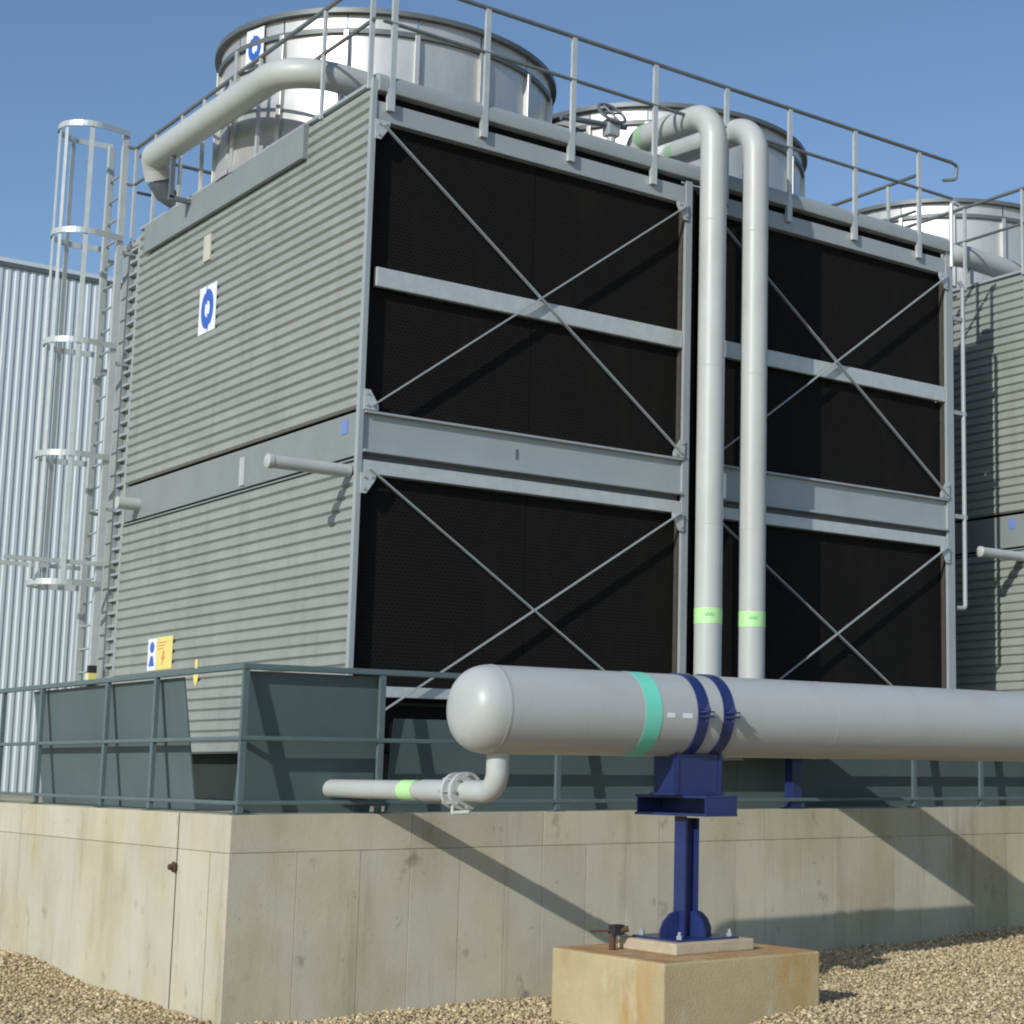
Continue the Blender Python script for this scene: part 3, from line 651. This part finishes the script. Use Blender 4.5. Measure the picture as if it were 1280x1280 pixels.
# H column, flanges facing left and right
bm = B(); bx(bm, -0.066, -0.05, -0.066, 0.066, 0.015, sz(-0.005+0.015), bev=0.002); bx(bm, 0.05, 0.066, -0.066, 0.066, 0.015, sz(-0.005), bev=0.002); bx(bm, -0.0495, 0.0495, -0.008, 0.008, 0.015, sz(-0.005)); obj('column', bm, 'blue', sp)
bm = B(); bx(bm, -0.28, 0.28, -0.28, 0.28, 0, 0.014, bev=0.003); obj('base_plate', bm, 'blue', sp)
def quarter(sign, ax):
    bm = B(); pr = [(0.067, 0.0155)]+[(0.235, 0.0155), (0.235, 0.06), (0.205, 0.125), (0.15, 0.175), (0.10, 0.195), (0.067, 0.195)]
    a_, b_ = [], []
    for u, z in pr:
        if ax == 'x': a_.append(bm.verts.new((sign*u, -0.009, z))); b_.append(bm.verts.new((sign*u, 0.009, z)))
        else: a_.append(bm.verts.new((-0.009, sign*u, z))); b_.append(bm.verts.new((0.009, sign*u, z)))
    n = len(pr); bm.faces.new(a_); bm.faces.new(b_[::-1])
    for i in range(n): bm.faces.new((a_[i], a_[(i+1) % n], b_[(i+1) % n], b_[i]))
    return obj('foot_gusset', bm, 'blue', sp)
for s in (1, -1): quarter(s, 'x'); quarter(s, 'y')
for sx in (-1, 1):
    for sy in (-1, 1):
        bm = B(); tube(bm, [(sx*0.23, sy*0.23, 0.0145), (sx*0.23, sy*0.23, 0.04)], 0.022, 6); tube(bm, [(sx*0.23, sy*0.23, 0.04), (sx*0.23, sy*0.23, 0.065)], 0.012, 6); obj('anchor_bolt', bm, 'galv', sp)
# I beam along Y
z0, z1 = sz(0.015), sz(0.165)
bm = B(); bx(bm, -0.15, 0.15, -0.41, 0.46, z0, z0+0.02, bev=0.003); bx(bm, -0.15, 0.15, -0.41, 0.46, z1-0.02, z1, bev=0.003); bx(bm, 0.09, 0.11, -0.396, 0.45, z0+0.0202, z1-0.0202); obj('cross_beam', bm, 'blue', sp)
bm = B(); bx(bm, -0.145, 0.145, -0.409, -0.397, z0+0.0204, z1-0.0204); obj('end_plate', bm, 'blue', sp)
bm = B(); bx(bm, -0.14, 0.089, 0.43, 0.445, z0+0.0204, z1-0.0204); obj('end_plate', bm, 'blue', sp)
# saddle
bm = B(); bx(bm, -0.24, 0.24, -0.15, 0.15, z1+0.0005, z1+0.016, bev=0.003); obj('saddle_base', bm, 'blue', sp)
for x in (-0.20, 0.20):
    bm = B(); pr = [(-0.14, z1+0.017), (0.14, z1+0.017)]+[(0.30*math.sin(a)*0.98, sz(HZ)-(HR+0.004)*math.cos(a)) for a in np.linspace(0.5, -0.5, 9)]
    a_ = [bm.verts.new((x-0.01, y, z)) for y, z in pr]; b_ = [bm.verts.new((x+0.01, y, z)) for y, z in pr]
    n = len(pr); bm.faces.new(a_); bm.faces.new(b_[::-1])
    for i in range(n): bm.faces.new((a_[i], a_[(i+1) % n], b_[(i+1) % n], b_[i]))
    obj('saddle_plate', bm, 'blue', sp)
box('saddle_web', 'blue', sp, -0.2305, 0.2305, -0.13, -0.118, z1+0.017, sz(HZ)-HR+0.02)
for x in (-0.10, 0.14):
    bm = B(); lathe(bm, [(HR+0.002, x-0.048), (HR+0.012, x-0.048), (HR+0.012, x+0.048), (HR+0.002, x+0.048)], 64, axis='x', org=(0, 0, sz(HZ))); cl = obj('clamp_band', bm, 'blue', sp)
    for s in (-1, 1):
        bm = B(); yy = s*(HR+0.012)
        for dz in (0.012, -0.022): bx(bm, x-0.04, x+0.04, min(yy, yy+s*0.08), max(yy, yy+s*0.08), sz(HZ)+dz, sz(HZ)+dz+0.012, bev=0.002)
        tube(bm, [(x, yy+s*0.045, sz(HZ)-0.055), (x, yy+s*0.045, sz(HZ)+0.065)], 0.013, 8); tube(bm, [(x, yy+s*0.045, sz(HZ)+0.025), (x, yy+s*0.045, sz(HZ)+0.045)], 0.024, 6)
        obj('clamp_lug', bm, 'blue', cl)

# portal on the wall carrying the two legs, mostly hidden behind the header
pt = thing('pipe_portal', 'second blue steel pipe support standing behind the header on the wall top', 'pipe support', (2.80, -2.14, 0))
for x in (-0.62, 0.72):
    bm = B(); bx(bm, x-0.06, x+0.06, -0.055, 0.055, 0.015, 0.47, bev=0.004); obj('leg', bm, 'blue', pt)
    bm = B(); bx(bm, x-0.10, x+0.10, -0.10, 0.10, 0.002, 0.014, bev=0.002); obj('base_plate', bm, 'blue', pt)
box('cross_member', 'blue', pt, -0.75, 0.88, -0.06, 0.06, 0.472, 0.585, bev=0.005)

# ------------------------------------------------------------------ concrete block, grout pad, small tap
bl = thing('concrete_block', 'rust stained concrete foundation block under the blue support', 'concrete block', (0.70, -4.19, -1.6))
box('block_body', 'block', bl, -0.71, 0.71, -0.69, 0.69, 0.0, 0.642, bev=0.014)
box('block_top', 'blocktop', bl, -0.69, 0.69, -0.67, 0.67, 0.5, 0.6462, bev=0.002)
box('grout_pad', 'grout', bl, -0.36, 0.36, -0.36, 0.36, 0.6465, 0.729, bev=0.012)
tp = thing('earth_stub', 'short dark rusty pipe stub bent over on the concrete block', 'pipe stub', (0.22, -3.94, -0.953))
bm = B(); tube(bm, bend([(0, 0, 0), (0, 0, 0.13), (0.10, -0.06, 0.15)], 0.03), 0.024, 10); obj('stub_pipe', bm, 'rust', tp)
bm = B(); bx(bm, -0.02, 0.075, -0.05, 0.03, 0.105, 0.18, bev=0.01); obj('stub_clamp', bm, 'rubber', tp)
bm = B(); tube(bm, [(-0.16, 0.06, 0.135), (-0.01, 0.0, 0.14)], 0.008, 8); obj('wire', bm, 'rust', tp)

# ------------------------------------------------------------------ basin fence
fe = thing('basin_railing', 'dark green grey handrail with posts along the concrete wall top', 'railing', (FX, FY, 0))
def fpost(x, y):
    if fpost.m is None:
        bm = B(); bx(bm, -0.025, 0.025, -0.018, 0.018, 0.012, 1.075, bev=0.004); bx(bm, -0.06, 0.06, -0.05, 0.05, 0.002, 0.011)
        fpost.m = obj('post', bm, 'fence', fe); fpost.m.location = (x-FX, y-FY, 0)
    else: inst('post', fpost.m, fe, (x-FX, y-FY, 0), 0 if y == FY else PI/2)
fpost.m = None
for x in (FX, -0.80, 0.85, 5.06, 6.03, 7.0, 8.0, 9.0, 10, 11, 12): fpost(x, FY)
for y in (-0.44, 0.68, 2.42, 3.6, 4.8, 6.0, 7.2): fpost(FX, y)
for z, h in ((1.09, 0.045), (0.56, 0.034), (0.085, 0.032)):
    nm = {1.09: 'top_rail', 0.56: 'mid_rail', 0.085: 'toe_rail'}[z]
    bm = B(); bx(bm, -0.032, 14, -0.026, 0.026, z-h/2, z+h/2, bev=0.008); obj(nm, bm, 'fence', fe)
    bm = B(); bx(bm, -0.026, 0.026, 0.03, 9.5, z-h/2+0.001, z+h/2-0.001, bev=0.008); obj(nm, bm, 'fence', fe)
def screen(name, label, p, q, z0, z1, off_b, off_t, axis, group='splash screens behind the handrail'):
    bm = B(); a = []
    for th in (0, 0.012):
        for (u, z, o) in ((p, z0, off_b), (q, z0, off_b), (q, z1, off_t), (p, z1, off_t)):
            o += th; a.append(bm.verts.new((u, FY+o, z) if axis == 'x' else (FX+o, u, z)))
    for f in ((0, 1, 2, 3), (7, 6, 5, 4), (0, 4, 5, 1), (1, 5, 6, 2), (2, 6, 7, 3), (3, 7, 4, 0)): bm.faces.new([a[i] for i in f])
    org = Vector(((p+q)/2, FY+off_b, z0)) if axis == 'x' else Vector((FX+off_b, (p+q)/2, z0))
    bmesh.ops.translate(bm, verts=bm.verts, vec=-org)
    t = thing(name, label, 'screen panel', org, group); 
    o = obj('sheet', bm, 'screen', t)
    return t
screen('splash_screen', 'grey green sheet screen behind the left railing, beside the corner opening', -0.88, 0.60, 0.004, 1.06, 0.20, 0.05, 'y')
screen('splash_screen', 'grey green sheet screen behind the left railing, farthest along the left side', 0.603, 2.85, 0.004, 1.06, 0.20, 0.05, 'y')
screen('splash_screen', 'dark sheet screen just right of the wall corner post', FX+0.05, -0.75, 0.004, 1.06, 0.23, 0.05, 'x')
screen('splash_screen', 'low dark sheet screen running behind the drain and header pipe', -0.58, 3.0, 0.004, 0.74, 0.30, 0.20, 'x')
screen('splash_screen', 'low dark sheet screen at the right end behind the header pipe', 3.003, 12.0, 0.004, 0.74, 0.30, 0.20, 'x')
# conduit in the gap between the towers
cn = thing('conduit', 'thin grey conduit clipped beside the right corner post of the near tower', 'conduit', (8.15, 0.0, 2.34))
bm = B(); tube(bm, bend([(-0.14, 0.02, 0.0), (0, 0, 0), (0, 0, 4.05), (-0.06, 0, 4.12)], 0.04), 0.028, 10); obj('conduit_run', bm, 'galv', cn)
for z in (1.10, 2.4, 3.6):
    bm = B(); bx(bm, -0.20, 0.035, -0.02, 0.02, z, z+0.05); obj('clip', bm, 'galv', cn)
